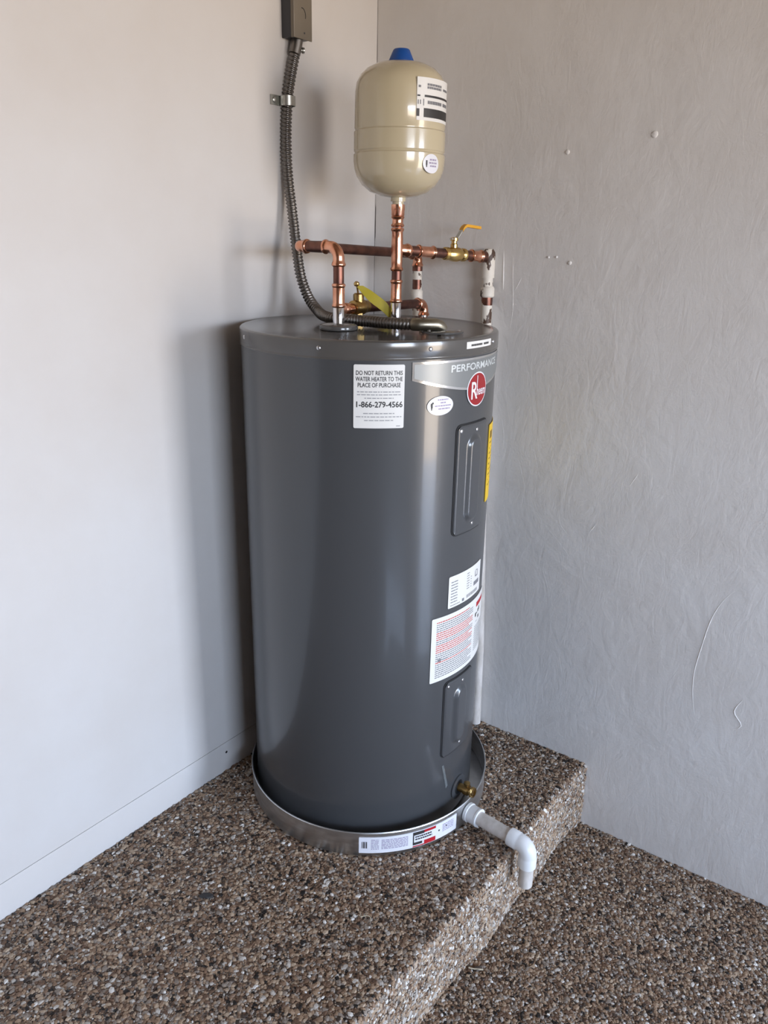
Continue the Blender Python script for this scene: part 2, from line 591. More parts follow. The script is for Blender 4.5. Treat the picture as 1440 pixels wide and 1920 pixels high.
# floors: lower garage floor and the raised slab with its rounded step edge
flo = struct(mk('floor', box(0.5, FX_, -5.5, 0.5, -0.3, S_LOW - 0.003), M['slab'], ang=0), 'lower brown pebble floor right of the step', 'floor')
V, F = [], []
ys = np.linspace(0.0, -5.5, 221)
rE = 0.014
for i, y in enumerate(ys):
    ex = edge_x(y)
    row = [(0.0, -0.003), (ex - rE - 0.1, -0.003), (ex - rE, -0.003)]
    for k in range(1, 6):
        a = math.radians(90 - 18 * k)
        row.append((ex - rE + (rE - 0.003) * math.cos(a), -rE + (rE - 0.003) * math.sin(a)))
    row += [(ex - 0.003, S_LOW / 2), (ex - 0.003, S_LOW - 0.05), (0.0, S_LOW - 0.05)]
    n0 = len(V)
    V += [(x, y, z) for x, z in row]
    K = len(row)
    if i:
        for k in range(K):
            k2 = (k + 1) % K
            F.append((n0 - K + k, n0 - K + k2, n0 + k2, n0 + k))
F.append(tuple(range(K)))
F.append(tuple(reversed(range(len(V) - K, len(V)))))
slab = struct(mk('floor_raised', (V, F), M['slab'], ang=50), 'raised brown pebble slab under the water heater with a stepped edge', 'floor')

# loose-looking stones bonded into the floor: tens of thousands, one mesh per surface
ico = []
ph = (1 + 5 ** 0.5) / 2
for a_ in (-1, 1):
    for b_ in (-ph, ph):
        ico += [(0, a_, b_), (a_, b_, 0), (b_, 0, a_)]
ico = np.array(ico, float)
ico /= np.linalg.norm(ico[0])
icoF = []
for i in range(12):
    for j in range(i + 1, 12):
        for k in range(j + 1, 12):
            d_ = [np.linalg.norm(ico[p] - ico[q]) for p, q in ((i, j), (j, k), (i, k))]
            if max(d_) < 1.2:
                nrm = np.cross(ico[j] - ico[i], ico[k] - ico[i])
                icoF.append((i, j, k) if nrm @ ico[i] > 0 else (i, k, j))
icoF = np.array(icoF)

def pebbles(name, pos, nor, tan, parent, label, ab=(1.55, 1.5)):
    n = len(pos)
    sz = rng.gamma(6.0, 1 / 6.0, n)[:, None]
    sx = 0.0036 * np.clip(sz, 0.55, 1.9) * rng.uniform(0.9, 1.35, (n, 1))
    sy = 0.0036 * np.clip(sz, 0.55, 1.9) * rng.uniform(0.65, 1.0, (n, 1))
    szz = 0.0019 * np.clip(sz, 0.6, 1.5) * rng.uniform(0.7, 1.2, (n, 1))
    a = rng.uniform(0, 2 * np.pi, (n, 1))
    bit = np.cross(nor, tan)
    t2 = tan * np.cos(a) + bit * np.sin(a)
    b2 = np.cross(nor, t2)
    nn = nor + rng.normal(0, 0.13, (n, 3))
    nn /= np.linalg.norm(nn, axis=1, keepdims=True)
    t2 = t2 - nn * np.sum(nn * t2, 1, keepdims=True)
    t2 /= np.linalg.norm(t2, axis=1, keepdims=True)
    b2 = np.cross(nn, t2)
    L = ico[None] * rng.uniform(0.84, 1.14, (n, 12, 1))
    W = (pos[:, None] + (L[:, :, :1] * sx[:, None]) * t2[:, None] + (L[:, :, 1:2] * sy[:, None]) * b2[:, None] + (L[:, :, 2:3] * szz[:, None]) * nn[:, None])
    W = W.reshape(-1, 3)
    Fc = (icoF[None] + 12 * np.arange(n)[:, None, None]).reshape(-1)
    me = bpy.data.meshes.new(name)
    me.vertices.add(len(W))
    me.vertices.foreach_set('co', W.ravel())
    nf = n * 20
    me.loops.add(nf * 3)
    me.loops.foreach_set('vertex_index', Fc.astype(np.int32))
    me.polygons.add(nf)
    me.polygons.foreach_set('loop_start', (np.arange(nf) * 3).astype(np.int32))
    me.update(calc_edges=True)
    at = me.attributes.new('tone', 'FLOAT', 'POINT')
    tone = np.clip(rng.beta(ab[0], ab[1], n), 0, 0.999)
    at.data.foreach_set('value', np.repeat(tone, 12).astype(np.float32))
    me.materials.append(M['pebble'])
    me.polygons.foreach_set('use_smooth', [False] * nf)
    o = bpy.data.objects.new(name, me)
    COL.objects.link(o)
    o.parent = parent
    o['kind'] = 'stuff'
    o['label'] = label
    return o

def grid2(u0, u1, v0, v1, step):
    u, v = np.meshgrid(np.arange(u0, u1, step), np.arange(v0, v1, step * 0.9))
    u = u + (np.arange(u.shape[0]) % 2)[:, None] * step * 0.5
    u = u.ravel() + rng.uniform(-0.42, 0.42, u.size) * step
    v = v.ravel() + rng.uniform(-0.42, 0.42, v.size) * step
    return u, v

STEP = 0.0056
ex_v = np.vectorize(edge_x)
# slab top + rounded edge + riser, unrolled along its profile
u, y = grid2(-0.90, 0.22, -1.62, -0.001, STEP)          # u: 0 at the start of the rounding, negative on the top
ex = ex_v(y)
arc = rE * math.pi / 2
top = u < 0
rnd = (u >= 0) & (u < arc)
ris = u >= arc
th = np.clip(u / rE, 0, math.pi / 2)
px = np.where(top, ex - rE + u, np.where(rnd, ex - rE + rE * np.sin(th), ex))
pz = np.where(top, 0.0, np.where(rnd, -rE + rE * np.cos(th), -rE - (u - arc)))
nor = np.stack([np.sin(th), 0 * u, np.cos(th)], 1)
pos = np.stack([px, y, pz], 1) - nor * 0.002
PCX, PCY, PR = 0.305, -0.3933, 0.3035
keep = (px > 0.001) & (pz > S_LOW - 0.002) & (np.hypot(px - PCX, y - PCY) > PR + 0.004)
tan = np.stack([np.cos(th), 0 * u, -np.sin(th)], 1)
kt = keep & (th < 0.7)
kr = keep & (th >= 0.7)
pebbles('pebble_layer', pos[kt], nor[kt], tan[kt], slab, 'brown, tan and grey pebbles covering the raised slab')
pebbles('riser_pebble_layer', pos[kr], nor[kr], tan[kr], slab, 'pebbles on the step face, the daylight it catches put into their paler tones', (2.9, 1.45))  # tones skewed paler than the slab top to paint in light on the riser
x, y = grid2(0.70, 1.75, -1.25, -0.001, STEP)
keep = (x > ex_v(y) + 0.001)
pos = np.stack([x, y, 0 * x + S_LOW - 0.002], 1)[keep]
nor = np.tile([0.0, 0.0, 1.0], (len(pos), 1))
tan = np.tile([1.0, 0.0, 0.0], (len(pos), 1))
pebbles('pebble_layer', pos, nor, tan, flo, 'brown, tan and grey pebbles covering the lower floor')

# ------------------------------------------------------------------ water heater
TX, TY, R, H = 0.288, -0.392, 0.280, 1.1594
ZB = 0.006
FRONT = -1.0
heater = thing('water_heater', 'tall dark grey cylindrical water heater standing in a metal pan in the corner', 'water heater', (TX, TY, ZB))
mk('jacket', lathe([(R - 0.012, ZB), (R - 0.004, ZB + 0.003), (R - 0.001, ZB + 0.010), (R - 0.001, 0.3), (R - 0.001, 0.7), (R - 0.001, 1.127)], (TX, TY, 0), seg=160), M['jacket'], heater)
lid = mk('lid', lathe([(R - 0.004, 1.122), (R + 0.0012, 1.1225), (R + 0.0018, 1.124), (R + 0.0008, 1.1262), (R + 0.0008, 1.1278), (R + 0.0016, 1.129), (R + 0.0014, H - 0.008), (R + 0.0006, H - 0.0035),
                        (R - 0.002, H - 0.001), (R - 0.006, H), (R - 0.012, H - 0.0012), (R - 0.02, H - 0.003), (0.12, H - 0.002), (0.001, H - 0.001)], (TX, TY, 0), seg=160), M['lid'], heater, ang=35)
TOPZ = H - 0.0010
def cyl(a, z, rr=R):
    return cyl_map(TX, TY, rr, a, z)
# rim screws
for a in (-118.4, -72.3, -28.0, 12.8, 60.0):
    ar = math.radians(a)
    d_ = (math.cos(ar), math.sin(ar), 0)
    c_ = (TX + (R + 0.001) * d_[0], TY + (R + 0.001) * d_[1], 1.143)
    s_ = mk('screw', lathe([(0.0045, 0), (0.0042, 0.0012), (0.003, 0.0022), (0.0008, 0.0026)], c_, d_, 14), M['steel'], heater)

# warning label
w_, h_ = 0.0975, 0.122
f = cyl(-48.4, 1.0545)
wl = mk('warning_label', patch(rrect(w_, h_, 0.003), f, 0.0005, 0.0002), M['paper'], heater, ang=30, label='white paper label with bold telephone number')
O = 0.0009
mk('lettering', letters([('DO NOT RETURN THIS', 0, 0.0415, 0.0115, 0.018, 'CENTER', 0.089),
                         ('WATER HEATER TO THE', 0, 0.0300, 0.0115, 0.018, 'CENTER', 0.090),
                         ('PLACE OF PURCHASE', 0, 0.0185, 0.0115, 0.018, 'CENTER', 0.082)], f, O), M['ink'], wl, ang=0)
mk('phone_number', letters([('1-866-279-4566', 0, -0.0200, 0.0155, 0.022, 'CENTER', 0.089)], f, O), M['ink'], wl, ang=0)
mk('small_print', dashes([(-0.042, 0.042, 0.0085), (-0.042, 0.042, 0.0030), (-0.028, 0.028, -0.0035), (-0.03, 0.03, -0.033), (-0.044, 0.044, -0.0395), (-0.028, 0.028, -0.0465), (0.034, 0.044, -0.0575)],
                         f, O, 3, 0.0018), M['ink_grey'], wl, ang=0)

# brand badge: silver band with a bowed lower edge
f = cyl(FRONT, 1.118)
hw = math.radians(34.4) * R
def bow(t):
    return -0.034 - 0.030 * (1 - abs(t) ** 1.6)
def band(hw, top, lo_add):
    pts = [(hw * (1 - 2 * k / 60), top) for k in range(61)]
    pts += [(-hw + 2 * hw * k / 60, bow(-1 + 2 * k / 60) + lo_add) for k in range(61)]
    return densify(pts, 0.004)
badge = mk('brand_badge', patch(band(hw, 0.001, 0), f, 0.0005, 0.0002, 12, (0, -0.025)), M['silver_bright'], heater, ang=30, label='bowed silver band with lettering')
mk('band_face', patch(band(hw - 0.004, -0.0035, 0.0045), f, 0.0004, 0.0007, 12, (0, -0.025)), M['silver'], badge, ang=30)
mk('lettering', letters([('PERFORMANCE', 0.006, -0.0225, 0.0195, 0.018, 'CENTER', 0.176)], f, 0.0014), M['silver_text'], badge, ang=0)
f = cyl(-0.6, 1.054)
logo = mk('brand_logo', patch(oval(0.073, 0.070), f, 0.0006, 0.0009, 8), M['gloss_white'], heater, ang=30, label='red oval maker emblem with white script')
mk('emblem_field', patch(oval(0.068, 0.065), f, 0.0004, 0.0015, 8), M['red'], logo, ang=30)
mk('lettering', join(letters([('R', -0.0135, -0.0185, 0.050, 0.012, 'CENTER', 0.022), ('heem', 0.0135, -0.012, 0.026, 0.012, 'CENTER', 0.034)], f, 0.0022),
                     bars([(-0.0042, -0.0020, -0.012, 0.028)], f, 0.0022)), M['gloss_white'], logo, ang=0)
# oval service sticker
f = cyl(-22.2, 1.032)
ss = mk('service_sticker', patch(oval(0.062, 0.038), f, 0.0005, 0.0002, 8), M['gloss_white'], heater, ang=30, label='white oval service sticker')
mk('small_print', dashes([(-0.008, 0.018, 0.0105), (-0.001, 0.012, 0.0045), (-0.014, 0.026, -0.0015), (-0.006, 0.022, -0.0075)], f, 0.0009, 4, 0.0026, (0.003, 0.008), 0.001), M['ink_purple'], ss, ang=0)
mk('emblem', bars([(-0.0235, -0.0185, 0.000, 0.006), (-0.0230, -0.0185, -0.004, 0.000), (-0.0222, -0.0195, -0.008, -0.004), (-0.0205, -0.0165, 0.004, 0.008)], f, 0.0009), M['ink'], ss, ang=0)
# small label on the lid rim
f = cyl(-0.3, 1.1445, R + 0.0016)
tl = mk('serial_label', patch(rrect(0.094, 0.0135, 0.001), f, 0.0004, 0.0002, 8), M['paper'], heater, ang=30, label='small white label on the lid rim')
mk('small_print', dashes([(-0.033, 0.006, -0.0025), (0.012, 0.034, -0.0025)], f, 0.0008, 9, 0.004, (0.002, 0.004), 0.0006), M['ink'], tl, ang=0)

# access panels: sheet covers with a pressed stadium recess
def panel(zc, ht, name_lab):
    wd = math.radians(23.0) * R
    f = cyl(FRONT, zc)
    nu, nv = 46, 90
    V, F = [], []
    def hgt(u, v):
        L = ht / 2 - 0.048
        yy = max(0.0, abs(v) - L)
        r_ = math.hypot(u + 0.002, yy)
        t = min(1.0, max(0.0, (0.0285 - r_) / 0.014))
        t = t * t * (3 - 2 * t)
        edge = min(wd / 2 - abs(u), ht / 2 - abs(v))
        k = min(1.0, edge / 0.004)
        return 0.0035 * (0.35 + 0.65 * k * (2 - k)) + 0.0075 * t
    cor = 0.012
    for j in range(nv + 1):
        for i in range(nu + 1):
            uu = wd * (i / nu - 0.5)
            vv = ht * (j / nv - 0.5)
            ax, ay = abs(uu) - (wd / 2 - cor), abs(vv) - (ht / 2 - cor)
            if ax > 0 and ay > 0:
                m_ = max(ax, ay)
                l_ = math.hypot(ax, ay)
                s = m_ / l_
                uu = math.copysign(wd / 2 - cor + ax * s, uu)
                vv = math.copysign(ht / 2 - cor + ay * s, vv)
            V.append(f(uu, vv, hgt(uu, vv)))
    for j in range(nv):
        for i in range(nu):
            a = j * (nu + 1) + i
            F.append((a, a + 1, a + nu + 2, a + nu + 1))
    rim = [i for i in range(nu + 1)] + [j * (nu + 1) + nu for j in range(1, nv + 1)] + [nv * (nu + 1) + i for i in range(nu - 1, -1, -1)] + [j * (nu + 1) for j in range(nv - 1, 0, -1)]
    b0 = len(V)
    for q in rim:
        i, j = q % (nu + 1), q // (nu + 1)
        x, y, z = V[q]
        dx, dy = x - TX, y - TY
        l_ = math.hypot(dx, dy)
        V.append((TX + dx / l_ * (R - 0.002), TY + dy / l_ * (R - 0.002), z))
    for k in range(len(rim)):
        k2 = (k + 1) % len(rim)
        F.append((rim[k], b0 + k, b0 + k2, rim[k2]))
    pn = mk('access_panel', (V, F), M['jacket'], heater, ang=45, label=name_lab)
    fs = lambda u, v, o: f(u - 0.0006, v + 0.0005, o)
    mk('seam', patch(rrect(wd + 0.0068, ht + 0.0058, 0.0145), fs, 0.0006, -0.0004, 10), M['gasket'], pn, ang=30)
    for uu, vv in ((0.006, ht / 2 - 0.014), (0.006, -ht / 2 + 0.016), (-wd / 2 + 0.009, ht / 2 - 0.010)):
        p0 = f(uu, vv, 0.003)
        p1 = f(uu, vv, 0.004)
        d_ = Vector(p1) - Vector(p0)
        mk('screw', lathe([(0.0042, 0), (0.004, 0.0012), (0.0025, 0.002), (0.0008, 0.0023)], p0, d_, 12), M['steel'], pn)
    return pn
panel(0.866, 0.236, 'upper pressed steel access cover')
panel(0.293, 0.198, 'lower pressed steel access cover')

# yellow energy label, right of the upper panel
f = cyl(34.5, 0.876)
ye = mk('energy_label', patch(rrect(0.178, 0.176, 0.002), f, 0.0006, 0.0004, 12), M['yellow'], heater, ang=30, label='yellow energy label')
mk('lettering', join(bars([(-0.080, -0.055, 0.055, 0.072)], f, 0.0012), dashes([(-0.08, 0.08, 0.044 - 0.012 * k) for k in range(9)], f, 0.0012, 12, 0.003, (0.01, 0.03), 0.006)), M['ink_brown'], ye, ang=0)
# rating plate label
f = cyl(1.0, 0.617)
wq = math.radians(28.4) * R
rl = mk('rating_label', patch(rrect(wq, 0.075, 0.003), f, 0.0005, 0.0002, 10), M['paper'], heater, ang=30, label='white rating label with a table of figures')
mk('small_print', join(dashes([(-0.062, -0.040, 0.022 - 0.0068 * k) for k in range(8)], f, 0.0009, 21, 0.0022, (0.006, 0.016), 0.001),
                       dashes([(-0.005, 0.006, 0.026 - 0.006 * k) for k in range(7)] + [(0.012, 0.016, 0.014 - 0.006 * k) for k in range(5)] + [(-0.062, -0.03, -0.033)], f, 0.0009, 22, 0.002, (0.003, 0.006), 0.001)), M['ink_mid'], rl, ang=0)
mk('marks', join(bars([(0.028, 0.058, -0.014, -0.004), (-0.022, -0.014, -0.034, -0.027)], f, 0.0009),
                 bars([(-0.004 + 0.0035 * k, -0.0022 + 0.0035 * k, -0.032, -0.024) for k in range(16)], f, 0.0009),
                 bars([(0.034, 0.037, 0.008, 0.02), (0.046, 0.049, 0.008, 0.02), (0.034, 0.049, 0.006, 0.009), (0.036, 0.047, 0.02, 0.022)], f, 0.0009)), M['ink_mid'], rl, ang=0)
# danger label
f = cyl(2.0, 0.4865)
wd_ = math.radians(48) * R
dl = mk('danger_label', patch(rrect(wd_, 0.158, 0.003), f, 0.0005, 0.0002, 14), M['paper'], heater, ang=30, label='large white instruction label with red paragraphs')
rows_g, rows_r = [], []
yy = 0.066
for k in range(27):
    seg_ = (-0.104, 0.030 if k % 4 else 0.012, yy)
    (rows_r if k in (0, 5, 6, 7, 8, 11, 12, 13, 14, 19) else rows_g).append(seg_)
    yy -= 0.0052
mk('small_print', join(dashes(rows_g, f, 0.0009, 31, 0.0024, (0.003, 0.009), 0.0012), dashes([(0.045, 0.108, 0.002 - 0.0055 * k) for k in range(12)], f, 0.0009, 33, 0.002, (0.004, 0.01), 0.0014)), M['ink_mid'], dl, ang=0)
mk('red_print', join(dashes(rows_r, f, 0.0009, 32, 0.0026, (0.003, 0.009), 0.001)), M['ink_red'], dl, ang=0)
mk('red_heading', bars([(0.050, 0.110, 0.052, 0.064)], f, 0.0009), M['strong_red'], dl, ang=0)
mk('pictogram', bars([(0.045, 0.053, 0.028, 0.038), (0.055, 0.060, 0.033, 0.037), (0.064, 0.072, 0.034, 0.042), (0.071, 0.078, 0.037, 0.046), (0.066, 0.076, 0.018, 0.026)], f, 0.0009), M['ink'], dl, ang=0)
mk('small_symbol', bars([(0.050, 0.062, 0.014, 0.0155), (-0.098, -0.088, -0.030, -0.023), (-0.084, -0.066, -0.028, -0.026)], f, 0.0009), M['ink_mid'], dl, ang=0)

# drain valve through a round collar low on the front
ar = math.radians(3.0)
dd = Vector((math.cos(ar), math.sin(ar), 0))
c0 = Vector((TX, TY, 0.072)) + dd * (R - 0.004)
dv = mk('drain_valve', join(lathe([(0.0105, 0), (0.0105, 0.022), (0.013, 0.023), (0.013, 0.034), (0.0095, 0.035), (0.0095, 0.039), (0.0125, 0.040), (0.013, 0.0415), (0.0117, 0.0427), (0.013, 0.044), (0.0117, 0.0455), (0.0125, 0.047), (0.0117, 0.049), (0.008, 0.049), (0.0075, 0.043)], c0, dd, 28)), M['dull_brass'], heater, ang=35)
mk('drain_stem', lathe([(0.006, 0.008), (0.006, 0.016), (0.0078, 0.017), (0.0078, 0.021), (0.003, 0.022)], c0 + dd * 0.028, (0, 0, 1), 16), M['dull_brass'], dv)
fd = cyl(3.0, 0.072)
mk('drain_collar', patch(oval(0.062, 0.062), fd, 0.0022, 0.0, 6), M['jacket'], heater, ang=50)
mk('drain_hole', patch(oval(0.036, 0.036), fd, 0.0006, 0.0022, 6), M['gasket'], heater, ang=50)
# clear tape ends beside the drain
ft = cyl(-9.5, 0.135)
mk('tape', patch(densify([(-0.012, 0.035), (-0.006, 0.036), (0.012, -0.03), (0.006, -0.036)], 0.003), ft, 0.0004, 0.0003, 6), M['clear'], heater, ang=30, label='strip of hazy clear tape')

# ------------------------------------------------------------------ top fittings of the heater
N1 = (TX - 0.003, TY - 0.1020, TOPZ)
N2 = (TX - 0.003, TY + 0.1014, TOPZ)
for P_ in (N1, N2):
    nb = mk('nipple_gasket', lathe([(0.040, 0.0), (0.041, 0.003), (0.039, 0.0085), (0.034, 0.011), (0.013, 0.0125)], P_, seg=40), M['lid'], heater)
    mk('nipple', lathe([(0.0118, 0.010), (0.0118, 0.044), (0.0112, 0.045)], P_, seg=28), M['chrome'], heater)
JB = (0.470, -0.385, TOPZ)
mk('junction_cover', lathe([(0.046, 0.0), (0.046, 0.003), (0.043, 0.0045), (0.012, 0.005)], JB, seg=36), M['lid'], heater)
for k, a in enumerate((20, 140, 260)):
    ar = math.radians(a)
    mk('screw', lathe([(0.004, 0), (0.0035, 0.0015), (0.001, 0.002)], (JB[0] + 0.037 * math.cos(ar), JB[1] + 0.037 * math.sin(ar), TOPZ + 0.0042), seg=12), M['steel'], heater)

# ------------------------------------------------------------------ copper water lines
PR_ = 0.0111
def seg_tube(p0, p1, prof, seg=24):
    """straight fitting: prof (t 0..1, radius)"""
    return tube([lerp(p0, p1, t) for t, _ in prof], [r for _, r in prof], seg)
def press(p0, p1, bead=0.0026, base=0.0124):
    """press coupling with a bead at either end"""
    L = (Vector(p1) - Vector(p0)).length
    def q(mm):
        return min(0.49, mm / 1000 / L)
    prof = [(0, base - 0.0004), (q(1.5), base + bead * 0.6), (q(3.5), base + bead), (q(6), base + bead * 0.5), (q(7.5), base), (q(9), base - 0.0003),
            (1 - q(9), base - 0.0003), (1 - q(7.5), base), (1 - q(6), base + bead * 0.5), (1 - q(3.5), base + bead), (1 - q(1.5), base + bead * 0.6), (1, base - 0.0004)]
    return seg_tube(p0, p1, prof)
def elbow(p0, c, p1, r, socket=0.014, base=0.0122, bead=0.0026):
    """90 degree elbow with beaded sockets"""
    A = arc_corner(p0, c, p1, r, 10)
    a, b_ = Vector(A[0]), Vector(A[-1])
    d0 = (Vector(p0) - Vector(c)).normalized()
    d1 = (Vector(p1) - Vector(c)).normalized()
    pre = [(1.0, base - 0.0003), (0.9, base + bead * 0.7), (0.72, base + bead), (0.52, base + bead * 0.5), (0.36, base), (0.15, base - 0.0003)]
    path = [tuple(a + d0 * (socket * t)) for t, _ in pre] + A + [tuple(b_ + d1 * (socket * t)) for t, _ in reversed(pre)]
    rad = [x for _, x in pre] + [base - 0.0003] * len(A) + [x for _, x in reversed(pre)]
    return tube(path, rad, 24)

# hot line: left riser, two elbows, long run to the painted wall pipe
ZL = 1.3215
hot = thing('hot_water_line', 'copper pipe line from the left chrome nipple, looping back to the wall', 'pipe', (N1[0], N1[1], N1[2] + 0.045))
x1, y1, z1 = N1
ET = (x1, y1, ZL)                       # corner above the riser
E1 = (0.171, y1, ZL)                    # corner by the left wall
EB = (0.165, -0.032, 1.304)             # corner above the wall pipe
mk('adapter', press((x1, y1, z1 + 0.044), (x1, y1, z1 + 0.092), 0.0016, 0.0128), M['copper'], hot)
mk('riser_pipe', tube([(x1, y1, z1 + 0.090), (x1, y1, ZL - 0.03)], PR_, 24), M['old_copper'], hot)
mk('elbow', elbow((x1, y1, z1), ET, E1, 0.022, 0.016), M['copper'], hot)
mk('short_pipe', tube([(x1 - 0.030, y1, ZL), (E1[0] + 0.025, y1, ZL)], PR_, 24), M['old_copper'], hot)
mk('elbow', elbow(ET, E1, EB, 0.018, 0.014), M['copper'], hot)
mk('long_pipe', tube([lerp(E1, EB, 0.06), lerp(E1, EB, 0.94)], PR_, 24), M['old_copper'], hot)
mk('elbow', elbow(E1, EB, (EB[0], EB[1], 1.0), 0.018, 0.014), M['copper'], hot)

# cold line: right riser with tee carrying the tank, branch with ball valve to the wall
cold = thing('cold_water_line', 'copper pipe line from the right chrome nipple with tee and ball valve', 'pipe', (N2[0], N2[1], N2[2] + 0.045))
x2, y2, z2 = N2
ZT = 1.317
A_ = (0.364, -0.026, 1.302)             # joins the wall pipe
Tn = (x2, y2, ZT)
mk('adapter', press((x2, y2, z2 + 0.044), (x2, y2, z2 + 0.094), 0.0016, 0.0128), M['copper'], cold)
mk('riser_pipe', tube([(x2, y2, z2 + 0.090), (x2, y2, ZT - 0.03)], PR_, 24), M['old_copper'], cold)
zz = [(-0.046, 0.0122), (-0.0445, 0.0140), (-0.042, 0.0148), (-0.039, 0.0135), (-0.037, 0.0122), (-0.02, 0.0128), (0.0, 0.0134), (0.02, 0.0128), (0.037, 0.0122), (0.039, 0.0135), (0.042, 0.0148), (0.0445, 0.0140), (0.046, 0.0122)]
dbr = (Vector(A_) - Vector(Tn)).normalized()
mk('tee', join(tube([(x2, y2, ZT + a) for a, _ in zz], [r for _, r in zz], 24),
               seg_tube(Tn, Vector(Tn) + dbr * 0.036, [(0, 0.0122), (0.60, 0.0122), (0.66, 0.0135), (0.78, 0.0148), (0.9, 0.014), (1, 0.0122)])), M['copper'], cold)
mk('coupling', press((x2, y2, ZT + 0.047), (x2, y2, 1.388)), M['copper'], cold)
mk('adapter', seg_tube((x2, y2, 1.386), (x2, y2, 1.4105), [(0, 0.0125), (0.1, 0.0145), (0.5, 0.0145), (0.55, 0.0152), (1, 0.0152)]), M['copper'], cold)
def on(t):
    return lerp(Tn, A_, t)
mk('branch_pipe', tube([on(0.10), on(0.30)], PR_, 24), M['old_copper'], cold)
mk('coupling', press(on(0.21), on(0.39)), M['copper'], cold)
mk('branch_pipe', tube([on(0.37), on(0.56)], PR_, 24), M['old_copper'], cold)
vb = mk('ball_valve', seg_tube(on(0.50), on(0.74), [(0, 0.012), (0.02, 0.0142), (0.14, 0.0150), (0.18, 0.0128), (0.3, 0.0150), (0.45, 0.0168), (0.6, 0.0168), (0.72, 0.0150), (0.8, 0.0128), (0.86, 0.0152), (0.97, 0.0145), (1, 0.012)], 28), M['brass'], cold)
vc = on(0.61)
mk('bonnet', lathe([(0.0085, 0.010), (0.0085, 0.022), (0.0065, 0.024), (0.0065, 0.029), (0.0095, 0.030), (0.0095, 0.036), (0.004, 0.038)], vc, seg=18), M['brass'], vb)
ld = Vector((dbr.x, dbr.y, 0)).normalized()
pl = [Vector(vc) + Vector((0, 0, 0.034)) - ld * 0.010, Vector(vc) + Vector((0, 0, 0.034)) + ld * 0.006, Vector(vc) + Vector((0, 0, 0.060)) + ld * 0.026, Vector(vc) + Vector((0, 0, 0.064)) + ld * 0.034, Vector(vc) + Vector((0, 0, 0.060)) + ld * 0.078]
def strip(pts, wid, th):
    V, F = [], []
    side = Vector((-ld.y, ld.x, 0))
    for p in pts:
        for s, t in ((-1, -1), (1, -1), (1, 1), (-1, 1)):
            V.append(tuple(p + side * (s * wid / 2) + Vector((0, 0, t * th / 2))))
    for i in range(len(pts) - 1):
        for k in range(4):
            k2 = (k + 1) % 4
            F.append((4 * i + k, 4 * i + k2, 4 * i + 4 + k2, 4 * i + 4 + k))
    F += [(3, 2, 1, 0), tuple(range(4 * len(pts) - 4, 4 * len(pts)))]
    return V, F
mk('lever_arm', strip(pl[:3], 0.011, 0.003), M['zinc'], vb, ang=30)
mk('lever_grip', strip([lerp(pl[1], pl[2], 0.75)] and [Vector(lerp(pl[1], pl[2], 0.72)), pl[2], pl[3], pl[4]], 0.0135, 0.0062), M['lever'], vb, ang=30)
mk('branch_pipe', tube([on(0.73), on(0.86)], PR_, 24), M['old_copper'], cold)
mk('coupling', press(on(0.80), on(0.935)), M['copper'], cold)
mk('end_collar', tube([on(0.93), on(0.975)], 0.0138, 24), M['old_copper'], cold)

# ------------------------------------------------------------------ painted wall pipes
wpa = thing('wall_pipe', 'white painted pipe with chipped collar running down the grey wall right of the heater', 'pipe', (0.366, -0.02, -0.0))
pa = [(0.364, -0.002, 1.300), (0.364, -0.019, 1.300)]
bend = arc_corner((0.366, 0.02, 1.301), (0.366, -0.021, 1.301), (0.370, -0.021, 1.0), 0.012, 8)
mk('pipe', tube([(0.366, -0.0205, 1.312), (0.366, -0.0205, 1.25), (0.372, -0.0205, 1.05)], 0.0135, 22), M['painted_pipe'], wpa)
mk('lower_pipe', tube([(0.3714, -0.0206, 1.07), (0.379, -0.0206, 0.85), (0.396, -0.0206, 0.5), (0.408, -0.0206, 0.25), (0.413, -0.0206, 0.003)], 0.0138, 22), M['pvc_old'], wpa)
mk('shoulder', lathe([(0.0165, -0.05), (0.0168, 0.0), (0.0155, 0.010), (0.011, 0.017), (0.002, 0.019)], (0.366, -0.0210, 1.303), seg=24), M['painted_pipe'], wpa)
mk('collar', tube([(0.368, -0.0208, 1.207), (0.368, -0.0208, 1.210), (0.368, -0.0208, 1.228), (0.3675, -0.0208, 1.231)], [0.0145, 0.0172, 0.0172, 0.0148], 24), M['painted_pipe'], wpa)
mk('bare_band', tube([(0.3684, -0.0206, 1.188), (0.3682, -0.0206, 1.198), (0.3680, -0.0206, 1.2075)], [0.0134, 0.0139, 0.0140], 22), M['old_copper'], wpa, label='bare dark copper band')
wpb = thing('wall_pipe', 'shorter chipped white pipe below the copper elbow near the wall corner', 'pipe', (0.165, -0.03, 0.0))
mk('pipe', tube([(0.165, -0.0315, 1.268), (0.166, -0.0290, 1.1), (0.168, -0.0240, 0.0035)], 0.0118, 22), M['painted_pipe'], wpb)
mk('collar', tube([(0.1652, -0.0305, 1.188), (0.1652, -0.0305, 1.192), (0.1651, -0.0305, 1.212), (0.165, -0.0305, 1.216)], [0.012, 0.0150, 0.0150, 0.012], 22), M['painted_pipe'], wpb)
mk('adapter', tube([(0.165, -0.0318, 1.262), (0.165, -0.0318, 1.275)], 0.0132, 22), M['old_copper'], wpb)
mk('bare_band', tube([(0.165, -0.0313, 1.217), (0.165, -0.0314, 1.228), (0.165, -0.0315, 1.241)], [0.0120, 0.0122, 0.0120], 22), M['old_copper'], wpb, label='bare dark copper band')
mk('bare_band', tube([(0.1656, -0.0296, 1.163), (0.1655, -0.0298, 1.176)], [0.0121, 0.0121], 22), M['old_copper'], wpb)

